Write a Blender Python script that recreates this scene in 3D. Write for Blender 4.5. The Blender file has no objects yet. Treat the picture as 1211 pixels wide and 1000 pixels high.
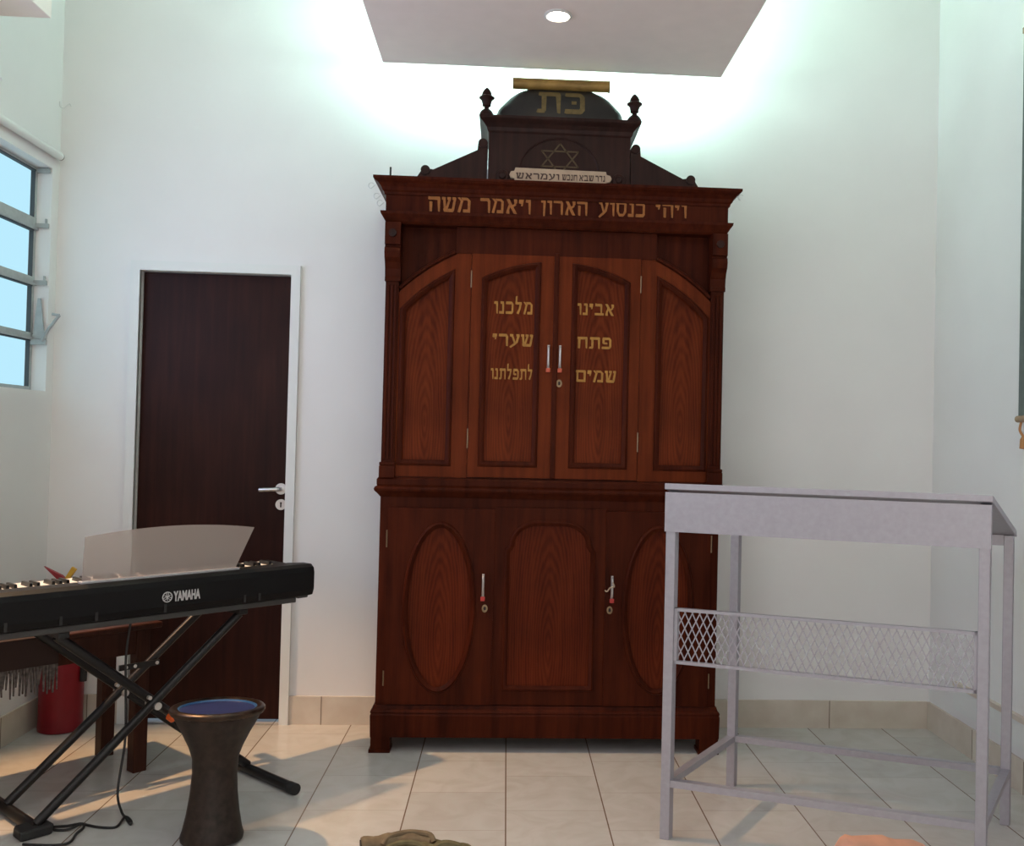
import bpy, bmesh, math, random
from mathutils import Vector, Matrix
random.seed(7)
scene = bpy.context.scene
COL = scene.collection
R = math.radians

# ------------------------------------------------------------------ camera
cam_d = bpy.data.cameras.new('camera')
cam = bpy.data.objects.new('camera', cam_d)
COL.objects.link(cam)
F_PX, PX, YAW, PITCH, ROLL = 1146.04, 664.44, .05636, .01807, .02347
cam_d.sensor_fit = 'HORIZONTAL'
cam_d.sensor_width = 36.0
cam_d.lens = F_PX / 1211 * 36.0
cam_d.shift_x = -(PX - 605.5) / 1211
cam_d.clip_start = .05
fw0 = Vector((math.sin(YAW), math.cos(YAW), 0)); rt0 = Vector((math.cos(YAW), -math.sin(YAW), 0)); up0 = Vector((0, 0, 1))
fw = fw0 * math.cos(PITCH) + up0 * math.sin(PITCH)
up1 = up0 * math.cos(PITCH) - fw0 * math.sin(PITCH)
er = rt0 * math.cos(ROLL) + up1 * math.sin(ROLL)
eu = up1 * math.cos(ROLL) - rt0 * math.sin(ROLL)
M = Matrix((er, eu, -fw)).transposed().to_4x4()
M.translation = Vector((0, 0, 1.28))
cam.matrix_world = M
scene.camera = cam

# ------------------------------------------------------------------ world, exposure, large lights
scene.view_settings.view_transform = 'Standard'
scene.view_settings.look = 'None'
scene.view_settings.gamma = 1.0
scene.view_settings.use_curve_mapping = False
scene.view_settings.exposure = 0.0
world = bpy.data.worlds.new('world'); scene.world = world
world.use_nodes = True
bg = world.node_tree.nodes['Background']
bg.inputs[0].default_value = (.62, .80, 1.0, 1)
bg.inputs[1].default_value = .6

def area(name, loc, rot, sx, sy, power, color):
    d = bpy.data.lights.new(name, 'AREA'); d.shape = 'RECTANGLE'; d.size = sx; d.size_y = sy
    d.energy = power; d.color = color
    o = bpy.data.objects.new(name, d); COL.objects.link(o); o.location = loc; o.rotation_euler = rot
    return o
# ceiling lights of the hall behind the camera and the other left windows
area('hall_ceiling_light', (.1, .2, 3.84), (0, 0, 0), 2.6, 3.0, 25, (1.0, .88, .82))
area('hall_window_light', (-1.96, .2, 1.95), (0, R(-90), 0), 1.0, 2.4, 30, (.88, .86, 1.0))
area('rear_fill_light', (.2, -2.8, 1.3), (R(122), 0, 0), 3.2, 1.7, 46, (1.0, .88, .80))  # added fill lamp, tilted up to brighten the panel underside and front faces
area('near_window_light', (-1.985, 2.95, 1.93), (0, R(-90), 0), .92, 1.3, 12, (.62, .64, 1.0))

# ------------------------------------------------------------------ materials
def mat(name):
    m = bpy.data.materials.new(name); m.use_nodes = True
    nt = m.node_tree; b = nt.nodes['Principled BSDF']
    return m, nt, b
def simple(name, col, rough=.5, metal=0, spec=.5, noise=0, nscale=30, bump=0):
    m, nt, b = mat(name)
    b.inputs['Base Color'].default_value = (*col, 1); b.inputs['Roughness'].default_value = rough
    b.inputs['Metallic'].default_value = metal; b.inputs['Specular IOR Level'].default_value = spec
    if noise or bump:
        tc = nt.nodes.new('ShaderNodeTexCoord'); n = nt.nodes.new('ShaderNodeTexNoise')
        n.inputs['Scale'].default_value = nscale; n.inputs['Detail'].default_value = 4
        nt.links.new(tc.outputs['Object'], n.inputs['Vector'])
        if noise:
            r = nt.nodes.new('ShaderNodeValToRGB')
            r.color_ramp.elements[0].position = .3; r.color_ramp.elements[1].position = .7
            r.color_ramp.elements[0].color = (*[c * (1 - noise) for c in col], 1)
            r.color_ramp.elements[1].color = (*[min(1, c * (1 + noise)) for c in col], 1)
            nt.links.new(n.outputs['Fac'], r.inputs['Fac']); nt.links.new(r.outputs['Color'], b.inputs['Base Color'])
        if bump:
            bp = nt.nodes.new('ShaderNodeBump'); bp.inputs['Strength'].default_value = bump; bp.inputs['Distance'].default_value = .004
            nt.links.new(n.outputs['Fac'], bp.inputs['Height']); nt.links.new(bp.outputs['Normal'], b.inputs['Normal'])
    return m
def emit(name, col, s):
    m = bpy.data.materials.new(name); m.use_nodes = True; nt = m.node_tree; nt.nodes.clear()
    e = nt.nodes.new('ShaderNodeEmission'); o = nt.nodes.new('ShaderNodeOutputMaterial')
    e.inputs[0].default_value = (*col, 1); e.inputs[1].default_value = s
    nt.links.new(e.outputs[0], o.inputs[0]); return m
def wood(name, dark, mid, light, rough=.32, cathedral=False, spec=.5):
    m, nt, b = mat(name); N = nt.nodes.new; L = nt.links.new
    tc = N('ShaderNodeTexCoord')
    mp = N('ShaderNodeMapping'); mp.inputs['Scale'].default_value = (38, 38, 2.2); L(tc.outputs['Object'], mp.inputs['Vector'])
    n1 = N('ShaderNodeTexNoise'); n1.inputs['Scale'].default_value = 1; n1.inputs['Detail'].default_value = 6; n1.inputs['Roughness'].default_value = .6
    L(mp.outputs[0], n1.inputs['Vector'])
    fac = n1.outputs['Fac']
    if cathedral:
        mp2 = N('ShaderNodeMapping'); mp2.inputs['Scale'].default_value = (7.5, 1, 1.15); L(tc.outputs['Object'], mp2.inputs['Vector'])
        w = N('ShaderNodeTexWave'); w.wave_type = 'RINGS'; w.rings_direction = 'Y'; w.inputs['Scale'].default_value = 4.2
        w.inputs['Distortion'].default_value = 5.0; w.inputs['Detail'].default_value = 3; w.inputs['Detail Scale'].default_value = 1.1
        L(mp2.outputs[0], w.inputs['Vector'])
        mx = N('ShaderNodeMath'); mx.operation = 'MULTIPLY_ADD'; mx.inputs[1].default_value = .24
        ml = N('ShaderNodeMath'); ml.operation = 'MULTIPLY'; ml.inputs[1].default_value = .76; L(n1.outputs['Fac'], ml.inputs[0])
        L(w.outputs['Fac'], mx.inputs[0]); L(ml.outputs[0], mx.inputs[2]); fac = mx.outputs[0]
    r = N('ShaderNodeValToRGB'); e = r.color_ramp.elements
    e[0].position = .28; e[0].color = (*dark, 1); e[1].position = .74; e[1].color = (*light, 1)
    k = e.new(.5); k.color = (*mid, 1)
    L(fac, r.inputs['Fac'])
    # broad wear
    n2 = N('ShaderNodeTexNoise'); n2.inputs['Scale'].default_value = 2.6; n2.inputs['Detail'].default_value = 3; L(tc.outputs['Object'], n2.inputs['Vector'])
    mr = N('ShaderNodeMapRange'); mr.inputs['From Min'].default_value = .3; mr.inputs['From Max'].default_value = .7; mr.inputs['To Min'].default_value = .78; mr.inputs['To Max'].default_value = 1.2
    L(n2.outputs['Fac'], mr.inputs['Value'])
    mm = N('ShaderNodeMix'); mm.data_type = 'RGBA'; mm.blend_type = 'MULTIPLY'; mm.inputs[0].default_value = 1
    L(r.outputs['Color'], mm.inputs[6]); L(mr.outputs[0], mm.inputs[7]); L(mm.outputs[2], b.inputs['Base Color'])
    b.inputs['Roughness'].default_value = rough; b.inputs['Specular IOR Level'].default_value = spec
    bp = N('ShaderNodeBump'); bp.inputs['Strength'].default_value = .12; bp.inputs['Distance'].default_value = .002
    L(fac, bp.inputs['Height']); L(bp.outputs['Normal'], b.inputs['Normal'])
    return m

W_CASE = wood('mahogany_case', (.026, .0050, .0022), (.048, .0088, .0033), (.068, .0130, .0045), .42, spec=.05)
W_DOOR = wood('mahogany_door', (.074, .0138, .0044), (.110, .0212, .0062), (.142, .0290, .0084), .40, spec=.05)
W_PANEL = wood('mahogany_panel', (.068, .0120, .0040), (.104, .0190, .0057), (.134, .0262, .0076), .38, True, spec=.05)
W_LPANEL = wood('mahogany_lower_panel', (.048, .0080, .0030), (.078, .0132, .0043), (.102, .0182, .0058), .38, True, spec=.05)
W_DARK = wood('mahogany_dark', (.014, .0055, .0042), (.024, .0085, .0060), (.036, .012, .008), .5, spec=.2)
W_LEAF = wood('door_veneer', (.018, .0055, .0040), (.026, .0078, .0054), (.037, .0110, .007), .42, spec=.12)
W_BENCH = wood('bench_wood', (.030, .0095, .0055), (.050, .016, .009), (.072, .024, .013), .45, spec=.15)
GILT = simple('gilt_paint', (.34, .165, .022), .5, 0, .4, .18, 60)
GILT2 = simple('orange_gilt_paint', (.29, .100, .014), .5, 0, .4, .22, 60)
OLIVE = simple('faded_gilt_paint', (.15, .115, .045), .6, 0, .3, .2, 50)
CREAM = simple('cream_enamel', (.44, .33, .225), .35, 0, .5, .1, 30)
INK = simple('dark_ink', (.05, .022, .015), .6)
BRASS = simple('old_brass', (.24, .17, .10), .35, .8)
SILVER = simple('silver_plate', (.55, .52, .50), .34, .85)
REDTAB = simple('red_tab', (.42, .03, .025), .5)
REDTAB2 = simple('orange_red_tab', (.50, .09, .04), .5)
WALL = simple('white_wall_paint', (.80, .795, .785), .85, 0, .2, .02, 3, .05)
CEIL = simple('ceiling_paint', (.82, .80, .78), .9, 0, .2)
SOFFIT = simple('soffit_paint', (.90, .80, .76), .9, 0, .2, .02, 12)
TRIMW = simple('white_trim_paint', (.76, .78, .76), .5, 0, .4)
METALW = simple('painted_window_steel', (.38, .41, .41), .45, 0, .5, .08, 40)
ALU = simple('silver_painted_steel', (.365, .355, .395), .40, .35, .5, .05, 60)
BLACK = simple('black_plastic', (.0042, .0042, .0045), .5, 0, .2, .15, 90)
BLACK2 = simple('black_painted_tube', (.008, .0075, .0075), .38, 0, .4)
RUBBER = simple('black_rubber', (.014, .014, .014), .7)
GREYP = simple('grey_plastic_tray', (.05, .05, .048), .5)
KEYW = simple('white_key_plastic', (.80, .79, .74), .3)
KEYB = simple('black_key_plastic', (.012, .012, .012), .35)
LOGO = simple('silver_print', (.50, .50, .50), .4)
STEEL = simple('bright_steel', (.62, .62, .62), .3, .9)
REDP = simple('red_extinguisher_paint', (.20, .008, .014), .4, 0, .3, .08, 20)
REDH = simple('red_handle_plastic', (.30, .02, .03), .45)
YEL = simple('yellow_pin', (.65, .36, .03), .5)
BRONZE = simple('bronze_drum_shell', (.023, .0155, .012), .48, .2, .3, .45, 46)
BRONZER = simple('bronze_drum_rim', (.036, .022, .014), .32, .6, .5, .7, 22)
BLUE = simple('blue_drum_skin', (.016, .026, .10), .4, 0, .5, .12, 20)
BLUER = simple('blue_skin_hoop', (.03, .10, .22), .35)
FRINGE = simple('grey_brown_fringe', (.11, .095, .085), .9, 0, .2, .6, 70)
KHAKI = simple('khaki_cloth', (.17, .125, .075), .9, 0, .2, .22, 40, .2)
OLIVEC = simple('olive_cloth', (.135, .115, .060), .9, 0, .2, .25, 40, .2)
KHAKID = simple('sleeve_hollow_shade', (.02, .015, .012), .9)  # near-black colour painted for the shade inside the rolled sleeve end
PEACH = simple('peach_cloth', (.86, .46, .31), .85, 0, .2, .07, 18)
BANNER = simple('grey_green_banner', (.13, .15, .14), .8, 0, .2, .1, 30)
TANW = simple('tan_wood_rod', (.30, .19, .11), .5)
ORANGE = simple('orange_plastic', (.72, .12, .02), .5)
TASSEL = simple('rust_cord', (.42, .19, .07), .8)
CORD = simple('black_cable', (.010, .010, .010), .5)
PANE = emit('frosted_daylight_pane', (.50, .84, 1.0), 1.0)
TUBE = emit('fluorescent_glow', (.62, 1.0, .88), 172)
BULB = emit('halogen_glow', (1.0, .84, .66), 24)

# smoky translucent acrylic
def acrylic():
    m = bpy.data.materials.new('smoked_acrylic'); m.use_nodes = True; nt = m.node_tree
    b = nt.nodes['Principled BSDF']; b.inputs['Base Color'].default_value = (.50, .46, .44, 1); b.inputs['Roughness'].default_value = .3
    t = nt.nodes.new('ShaderNodeBsdfTransparent'); t.inputs[0].default_value = (.95, .93, .91, 1)
    mx = nt.nodes.new('ShaderNodeMixShader'); mx.inputs[0].default_value = .47
    nt.links.new(t.outputs[0], mx.inputs[1]); nt.links.new(b.outputs[0], mx.inputs[2])
    nt.links.new(mx.outputs[0], nt.nodes['Material Output'].inputs[0]); return m
ACRYL = acrylic()

# floor tiles, running bond along the room; joints along the room are dirty and wide, the cross joints fine
def floor_mat():
    m, nt, b = mat('cream_floor_tile'); N = nt.nodes.new; L = nt.links.new
    T, X0, Y0 = .34249, .02741, 3.20
    tc = N('ShaderNodeTexCoord'); sp = N('ShaderNodeSeparateXYZ'); L(tc.outputs['Object'], sp.inputs[0])
    def mth(op, a, b_=None, c=None):
        n = N('ShaderNodeMath'); n.operation = op
        for i, v in enumerate((a, b_, c)):
            if v is None: continue
            if isinstance(v, (int, float)): n.inputs[i].default_value = v
            else: L(v, n.inputs[i])
        return n.outputs[0]
    u = mth('MULTIPLY_ADD', sp.outputs[0], 1 / T, -X0 / T + 50)
    ui = mth('FLOOR', u); uf = mth('FRACT', u)
    half = mth('MULTIPLY', mth('MODULO', ui, 2.0), .5)
    v = mth('ADD', mth('MULTIPLY_ADD', sp.outputs[1], 1 / T, -Y0 / T + 60.5), half)
    vi = mth('FLOOR', v); vf = mth('FRACT', v)
    du = mth('MINIMUM', uf, mth('SUBTRACT', 1.0, uf)); dv = mth('MINIMUM', vf, mth('SUBTRACT', 1.0, vf))
    ju = mth('LESS_THAN', du, .0065); jv = mth('LESS_THAN', dv, .0035)
    cb = N('ShaderNodeCombineXYZ'); L(ui, cb.inputs[0]); L(vi, cb.inputs[1])
    wn = N('ShaderNodeTexWhiteNoise'); L(cb.outputs[0], wn.inputs['Vector'])
    n1 = N('ShaderNodeTexNoise'); n1.inputs['Scale'].default_value = 7; n1.inputs['Detail'].default_value = 6; n1.inputs['Distortion'].default_value = 1.4
    L(tc.outputs['Object'], n1.inputs['Vector'])
    r = N('ShaderNodeValToRGB'); e = r.color_ramp.elements
    e[0].position = .32; e[0].color = (.50, .48, .44, 1); e[1].position = .62; e[1].color = (.555, .545, .515, 1)
    L(n1.outputs['Fac'], r.inputs['Fac'])
    mr = N('ShaderNodeMapRange'); mr.inputs['To Min'].default_value = .93; mr.inputs['To Max'].default_value = 1.05; L(wn.outputs['Value'], mr.inputs['Value'])
    m1 = N('ShaderNodeMix'); m1.data_type = 'RGBA'; m1.blend_type = 'MULTIPLY'; m1.inputs[0].default_value = 1
    L(r.outputs['Color'], m1.inputs[6]); L(mr.outputs[0], m1.inputs[7])
    m2 = N('ShaderNodeMix'); m2.data_type = 'RGBA'; m2.inputs[7].default_value = (.36, .32, .27, 1); L(jv, m2.inputs[0]); L(m1.outputs[2], m2.inputs[6])
    m3 = N('ShaderNodeMix'); m3.data_type = 'RGBA'; m3.inputs[7].default_value = (.17, .12, .085, 1); L(ju, m3.inputs[0]); L(m2.outputs[2], m3.inputs[6])
    L(m3.outputs[2], b.inputs['Base Color'])
    b.inputs['Roughness'].default_value = .22; b.inputs['Specular IOR Level'].default_value = .45
    return m
FLOOR = floor_mat()
def base_mat():
    m, nt, b = mat('skirting_tile'); N = nt.nodes.new; L = nt.links.new
    tc = N('ShaderNodeTexCoord'); n1 = N('ShaderNodeTexNoise'); n1.inputs['Scale'].default_value = 9; n1.inputs['Detail'].default_value = 5
    L(tc.outputs['Object'], n1.inputs['Vector'])
    r = N('ShaderNodeValToRGB'); e = r.color_ramp.elements
    e[0].position = .3; e[0].color = (.58, .50, .41, 1); e[1].position = .7; e[1].color = (.68, .61, .52, 1)
    L(n1.outputs['Fac'], r.inputs['Fac']); L(r.outputs['Color'], b.inputs['Base Color']); b.inputs['Roughness'].default_value = .35
    return m
BASE = base_mat()
JOINT = simple('dirty_grout', (.24, .18, .13), .9)

# ------------------------------------------------------------------ mesh helpers
def box(bm, x0, x1, y0, y1, z0, z1):
    v = [bm.verts.new(p) for p in ((x0, y0, z0), (x1, y0, z0), (x1, y1, z0), (x0, y1, z0), (x0, y0, z1), (x1, y0, z1), (x1, y1, z1), (x0, y1, z1))]
    for f in ((0, 3, 2, 1), (4, 5, 6, 7), (0, 1, 5, 4), (1, 2, 6, 5), (2, 3, 7, 6), (3, 0, 4, 7)): bm.faces.new([v[i] for i in f])
def hexa(bm, pts):
    v = [bm.verts.new(p) for p in pts]
    for f in ((0, 3, 2, 1), (4, 5, 6, 7), (0, 1, 5, 4), (1, 2, 6, 5), (2, 3, 7, 6), (3, 0, 4, 7)): bm.faces.new([v[i] for i in f])
def prism(bm, poly, y0, y1):                       # poly in (x, z), extruded along y
    a = [bm.verts.new((x, y0, z)) for x, z in poly]; b = [bm.verts.new((x, y1, z)) for x, z in poly]; n = len(poly)
    bm.faces.new(a); bm.faces.new(b[::-1])
    for i in range(n): bm.faces.new((a[i], b[i], b[(i + 1) % n], a[(i + 1) % n]))
def prism_f(bm, poly, f0, f1):                     # general: poly of 2D points, two mapping functions
    a = [bm.verts.new(f0(*p)) for p in poly]; b = [bm.verts.new(f1(*p)) for p in poly]; n = len(poly)
    bm.faces.new(a); bm.faces.new(b[::-1])
    for i in range(n): bm.faces.new((a[i], b[i], b[(i + 1) % n], a[(i + 1) % n]))
def lathe(bm, prof, cx=0, cy=0, n=32, cz=0):       # prof (r, z)
    rows = []
    for r, z in prof:
        if r < 1e-5: rows.append([bm.verts.new((cx, cy, cz + z))] * n)
        else: rows.append([bm.verts.new((cx + r * math.cos(2 * math.pi * i / n), cy + r * math.sin(2 * math.pi * i / n), cz + z)) for i in range(n)])
    for a, b in zip(rows, rows[1:]):
        for i in range(n):
            j = (i + 1) % n; vs = []
            for q in (a[i], a[j], b[j], b[i]):
                if q not in vs: vs.append(q)
            if len(vs) > 2: bm.faces.new(vs)
    for row in (rows[0], rows[-1]):
        if row[0] is not row[1]: bm.faces.new(row)
def tube(bm, pts, r, n=10, closed=False):
    pts = [Vector(p) for p in pts]; N_ = len(pts); rings = []
    prev = None
    for i, p in enumerate(pts):
        if closed: t = pts[(i + 1) % N_] - pts[i - 1]
        else: t = pts[min(i + 1, N_ - 1)] - pts[max(i - 1, 0)]
        t.normalize()
        if prev is None:
            a = Vector((0, 0, 1)) if abs(t.z) < .9 else Vector((1, 0, 0))
            nrm = t.cross(a).normalized()
        else:
            nrm = (prev - t * prev.dot(t)).normalized()
        prev = nrm; bn = t.cross(nrm)
        rr = r[i] if isinstance(r, (list, tuple)) else r
        rings.append([bm.verts.new(p + (nrm * math.cos(2 * math.pi * k / n) + bn * math.sin(2 * math.pi * k / n)) * rr) for k in range(n)])
    seq = list(zip(rings, rings[1:])) + ([(rings[-1], rings[0])] if closed else [])
    for a, b in seq:
        for k in range(n): bm.faces.new((a[k], a[(k + 1) % n], b[(k + 1) % n], b[k]))
    if not closed: bm.faces.new(rings[0][::-1]); bm.faces.new(rings[-1])
def smooth_path(pts, k=8):
    pts = [Vector(p) for p in pts]; out = []
    P = [pts[0]] + pts + [pts[-1]]
    for i in range(1, len(P) - 2):
        a, b, c, d = P[i - 1], P[i], P[i + 1], P[i + 2]
        for s in range(k):
            t = s / k
            out.append(.5 * ((2 * b) + (c - a) * t + (2 * a - 5 * b + 4 * c - d) * t * t + (3 * b - 3 * c + d - a) * t ** 3))
    out.append(pts[-1]); return out
def ring_run(bm, hw, yf, yb, prof):                # moulding round three sides of a case; prof (outward, z)
    rows = [[bm.verts.new(p) for p in ((-hw - o, yb, z), (-hw - o, yf - o, z), (hw + o, yf - o, z), (hw + o, yb, z))] for o, z in prof]
    for a, b in zip(rows, rows[1:]):
        for i in range(4): bm.faces.new((a[i], a[(i + 1) % 4], b[(i + 1) % 4], b[i]))
    bm.faces.new(rows[0]); bm.faces.new(rows[-1])
def ray_poly(poly, cx, cz, ang):
    dx, dz = math.cos(ang), math.sin(ang); best = None
    for i in range(len(poly)):
        x1, z1 = poly[i]; x2, z2 = poly[(i + 1) % len(poly)]
        ex, ez = x2 - x1, z2 - z1; den = dx * ez - dz * ex
        if abs(den) < 1e-12: continue
        t = ((x1 - cx) * ez - (z1 - cz) * ex) / den; s = ((x1 - cx) * dz - (z1 - cz) * dx) / den
        if t > 0 and -1e-6 <= s <= 1 + 1e-6 and (best is None or t > best): best = t
    return (cx + dx * best, cz + dz * best)
def ring_plate(bm, outer, inner, y0, y1):          # board with a shaped opening (both star-shaped round the inner centre)
    cx = sum(p[0] for p in inner) / len(inner); cz = (min(p[1] for p in inner) + max(p[1] for p in inner)) / 2
    angs = sorted(set(round(math.atan2(z - cz, x - cx), 5) for x, z in outer + inner))
    O = [ray_poly(outer, cx, cz, a) for a in angs]; I = [ray_poly(inner, cx, cz, a) for a in angs]; n = len(angs)
    vs = [[bm.verts.new((x, y, z)) for x, z in L_] for L_, y in ((O, y0), (I, y0), (O, y1), (I, y1))]
    for i in range(n):
        j = (i + 1) % n
        bm.faces.new((vs[0][i], vs[0][j], vs[1][j], vs[1][i])); bm.faces.new((vs[2][j], vs[2][i], vs[3][i], vs[3][j]))
        bm.faces.new((vs[0][j], vs[0][i], vs[2][i], vs[2][j])); bm.faces.new((vs[1][i], vs[1][j], vs[3][j], vs[3][i]))
def bead(bm, poly, y, w, h):                       # half-round bead lying along a closed outline, standing h proud of y, w wide towards the inside
    cx = sum(p[0] for p in poly) / len(poly); cz = sum(p[1] for p in poly) / len(poly); n = len(poly); rows = []
    area2 = sum(poly[i][0] * poly[(i + 1) % n][1] - poly[(i + 1) % n][0] * poly[i][1] for i in range(n)); sg = 1 if area2 > 0 else -1
    for i in range(n):
        p0, p1, p2 = Vector(poly[i - 1]), Vector(poly[i]), Vector(poly[(i + 1) % n])
        d1 = (p1 - p0).normalized(); d2 = (p2 - p1).normalized()
        n1 = Vector((-d1.y, d1.x)) * sg; n2 = Vector((-d2.y, d2.x)) * sg
        mm = (n1 + n2); mm = mm / max(.35, mm.length_squared / 2) if mm.length > 1e-6 else n1
        row = []
        for o, hh in ((0, 0), (.12, .7), (.4, 1), (.75, .55), (1, 0)):
            q = p1 + mm * (o * w); row.append(bm.verts.new((q.x, y - h * hh, q.y)))
        rows.append(row)
    for i in range(n):
        a, b = rows[i], rows[(i + 1) % n]
        for k in range(4): bm.faces.new((a[k], a[k + 1], b[k + 1], b[k]))
        bm.faces.new((a[4], a[0], b[0], b[4]))
def obj(name, bm, m, parent=None, origin=None, smooth=False, bevel=0, label=None):
    bmesh.ops.remove_doubles(bm, verts=bm.verts, dist=1e-6)
    if origin is not None:
        for v in bm.verts: v.co -= Vector(origin)
    bmesh.ops.recalc_face_normals(bm, faces=bm.faces)
    me = bpy.data.meshes.new(name); bm.to_mesh(me); bm.free()
    o = bpy.data.objects.new(name, me); COL.objects.link(o); me.materials.append(m)
    if smooth:
        for p in me.polygons: p.use_smooth = True
        try: me.set_sharp_from_angle(angle=R(38))
        except Exception: pass
    if bevel:
        b = o.modifiers.new('bevel', 'BEVEL'); b.width = bevel; b.segments = 2; b.limit_method = 'ANGLE'; b.angle_limit = R(40)
    if parent is not None: o.parent = parent
    if origin is not None: o.location = origin
    if label: o['label'] = label
    return o
def tag(o, label, cat, group=None):
    o['label'] = label; o['category'] = cat
    if group: o['group'] = group
    return o
def thing(name, label, cat, loc=(0, 0, 0), rz=0, group=None):
    o = bpy.data.objects.new(name, None); COL.objects.link(o); o.location = loc; o.rotation_euler = (0, 0, rz); o.empty_display_size = .1
    return tag(o, label, cat, group)
def struct(name, bm, m, parent=None, **k):
    o = obj(name, bm, m, parent, **k)
    if parent is None: o['kind'] = 'structure'
    return o
def B(): return bmesh.new()
def rect(x0, x1, z0, z1): return [(x0, z0), (x1, z0), (x1, z1), (x0, z1)]

# ------------------------------------------------------------------ the room
XL, XR, YW, YB, ZC = -1.995, 1.964, 4.369, -3.0, 3.9
bm = B(); box(bm, XL - .2, XR + .2, YB - .2, YW + .2, -.12, 0); struct('floor', bm, FLOOR)
bm = B(); box(bm, XL - .2, XR + .2, YB - .2, YW + .2, ZC, ZC + .12); struct('ceiling', bm, CEIL)
DX0, DX1, DZ = -1.640, -.960, 2.0                   # door opening
bm = B()
box(bm, XL - .2, DX0, YW, YW + .16, 0, ZC); box(bm, DX1, XR + .2, YW, YW + .16, 0, ZC); box(bm, DX0, DX1, YW, YW + .16, DZ, ZC)
struct('wall_back', bm, WALL)
WY0, WY1, WZ0, WZ1 = 2.15, 4.305, 1.440, 2.407
bm = B()
box(bm, XL - .18, XL, YB, YW, 0, WZ0); box(bm, XL - .18, XL, YB, YW, WZ1, ZC); box(bm, XL - .18, XL, YB, WY0, WZ0, WZ1); box(bm, XL - .18, XL, WY1, YW, WZ0, WZ1)
struct('wall_left', bm, WALL)
bm = B(); box(bm, XR, XR + .16, YB, YW, 0, ZC); struct('wall_right', bm, WALL)
bm = B(); box(bm, XL - .2, XR + .2, YB - .16, YB, 0, ZC); struct('wall_front', bm, WALL)

def skirting(name, runs):
    bm = B(); jm = B()
    for axis, c, a, b, joints, side in runs:
        if axis == 'x': box(bm, a, b, c - .011, c, 0, .124)
        else: box(bm, *((c, c + .011) if side > 0 else (c - .011, c)), a, b, 0, .124)
        for j in joints:
            if axis == 'x': box(jm, j - .002, j + .002, c - .0118, c - .010, 0, .124)
            else:
                x0 = c + .010 if side > 0 else c - .0118
                box(jm, x0, x0 + .0018, j - .002, j + .002, 0, .124)
    o = struct(name, bm, BASE); obj('tile_joint', jm, JOINT, o)
skirting('baseboard_back', [('x', YW, XL + .011, -1.668, [-1.80], 0), ('x', YW, -.932, XR - .011, [-.79, -.45, 1.07, 1.497], 0)])
skirting('baseboard_left', [('y', XL, YB, YW - .012, [4.0, 3.6, 3.2], 1)])
skirting('baseboard_right', [('y', XR, YB, YW - .012, [3.93, 3.53, 3.13, 2.73], -1)])

# skirting duct on the right wall
bm = B(); box(bm, XR - .018, XR, 1.0, 4.09, .168, .265); tr = struct('trim_1', bm, TRIMW)
bm = B(); box(bm, XR - .022, XR, 1.0, 4.09, .265, .285); obj('duct_cap', bm, BASE, tr)
# rail above the left window
bm = B(); tube(bm, [(XL + .018, 2.0, 2.468), (XL + .018, 4.33, 2.468)], .017, 14); rl = struct('trim_2', bm, TRIMW, smooth=True)
bm = B(); tube(bm, [(XL + .018, 4.33, 2.468), (XL + .018, 4.336, 2.468)], .0165, 14); obj('rail_end_cap', bm, RUBBER, rl)
bm = B()
tube(bm, smooth_path([(XL + .002, 4.345, 2.715), (XL + .004, 4.345, 2.692), (XL + .016, 4.352, 2.688), (XL + .026, 4.358, 2.70), (XL + .036, 4.362, 2.712), (XL + .044, 4.362, 2.70)], 5), .0015, 6)
tag(obj('wire_clip', bm, STEEL), 'tiny bent wire clip in the back left wall corner above the window', 'wire')

# door
d = thing('door_1', 'dark brown flush door in a white frame', 'door', (0, 0, 0)); del d['label']; del d['category']; d['kind'] = 'structure'
bm = B()
ring_plate(bm, [(-1.668, 0), (-.932, 0), (-.932, 2.028), (-1.668, 2.028)], [(-1.6285, -.001), (-.9715, -.001), (-.9715, 1.987), (-1.6285, 1.987)], YW - .022, YW)
for s in (0,):
    box(bm, DX0, -1.6285, YW - .01, YW + .14, 0, 1.987); box(bm, -.9715, DX1, YW - .01, YW + .14, 0, 1.987); box(bm, DX0, DX1, YW - .01, YW + .14, 1.987, DZ)
obj('door_frame', bm, TRIMW, d)
bm = B(); box(bm, -1.626, -.974, YW + .028, YW + .066, .012, 1.984); obj('door_leaf', bm, W_LEAF, d)
bm = B()
def disc_y(bm, x, y0, y1, z, r, n=20): tube(bm, [(x, y0, z), (x, y1, z)], r, n)
disc_y(bm, -1.0, YW + .028, YW + .020, 1.035, .025)
tube(bm, smooth_path([(-1.0, YW + .022, 1.035), (-1.0, YW - .022, 1.035), (-1.012, YW - .032, 1.035), (-1.05, YW - .033, 1.033), (-1.082, YW - .028, 1.031)], 5), .0095, 10)
h = obj('door_handle', bm, STEEL, d, smooth=True)
bm = B(); disc_y(bm, -.998, YW + .028, YW + .020, .965, .024); k = obj('keyhole_plate', bm, STEEL, d, smooth=True)
bm = B(); disc_y(bm, -.998, YW + .0199, YW + .0185, .972, .0045, 10); box(bm, -1.001, -.995, YW + .0185, YW + .0199, .953, .972); obj('keyhole', bm, RUBBER, k)

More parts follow.
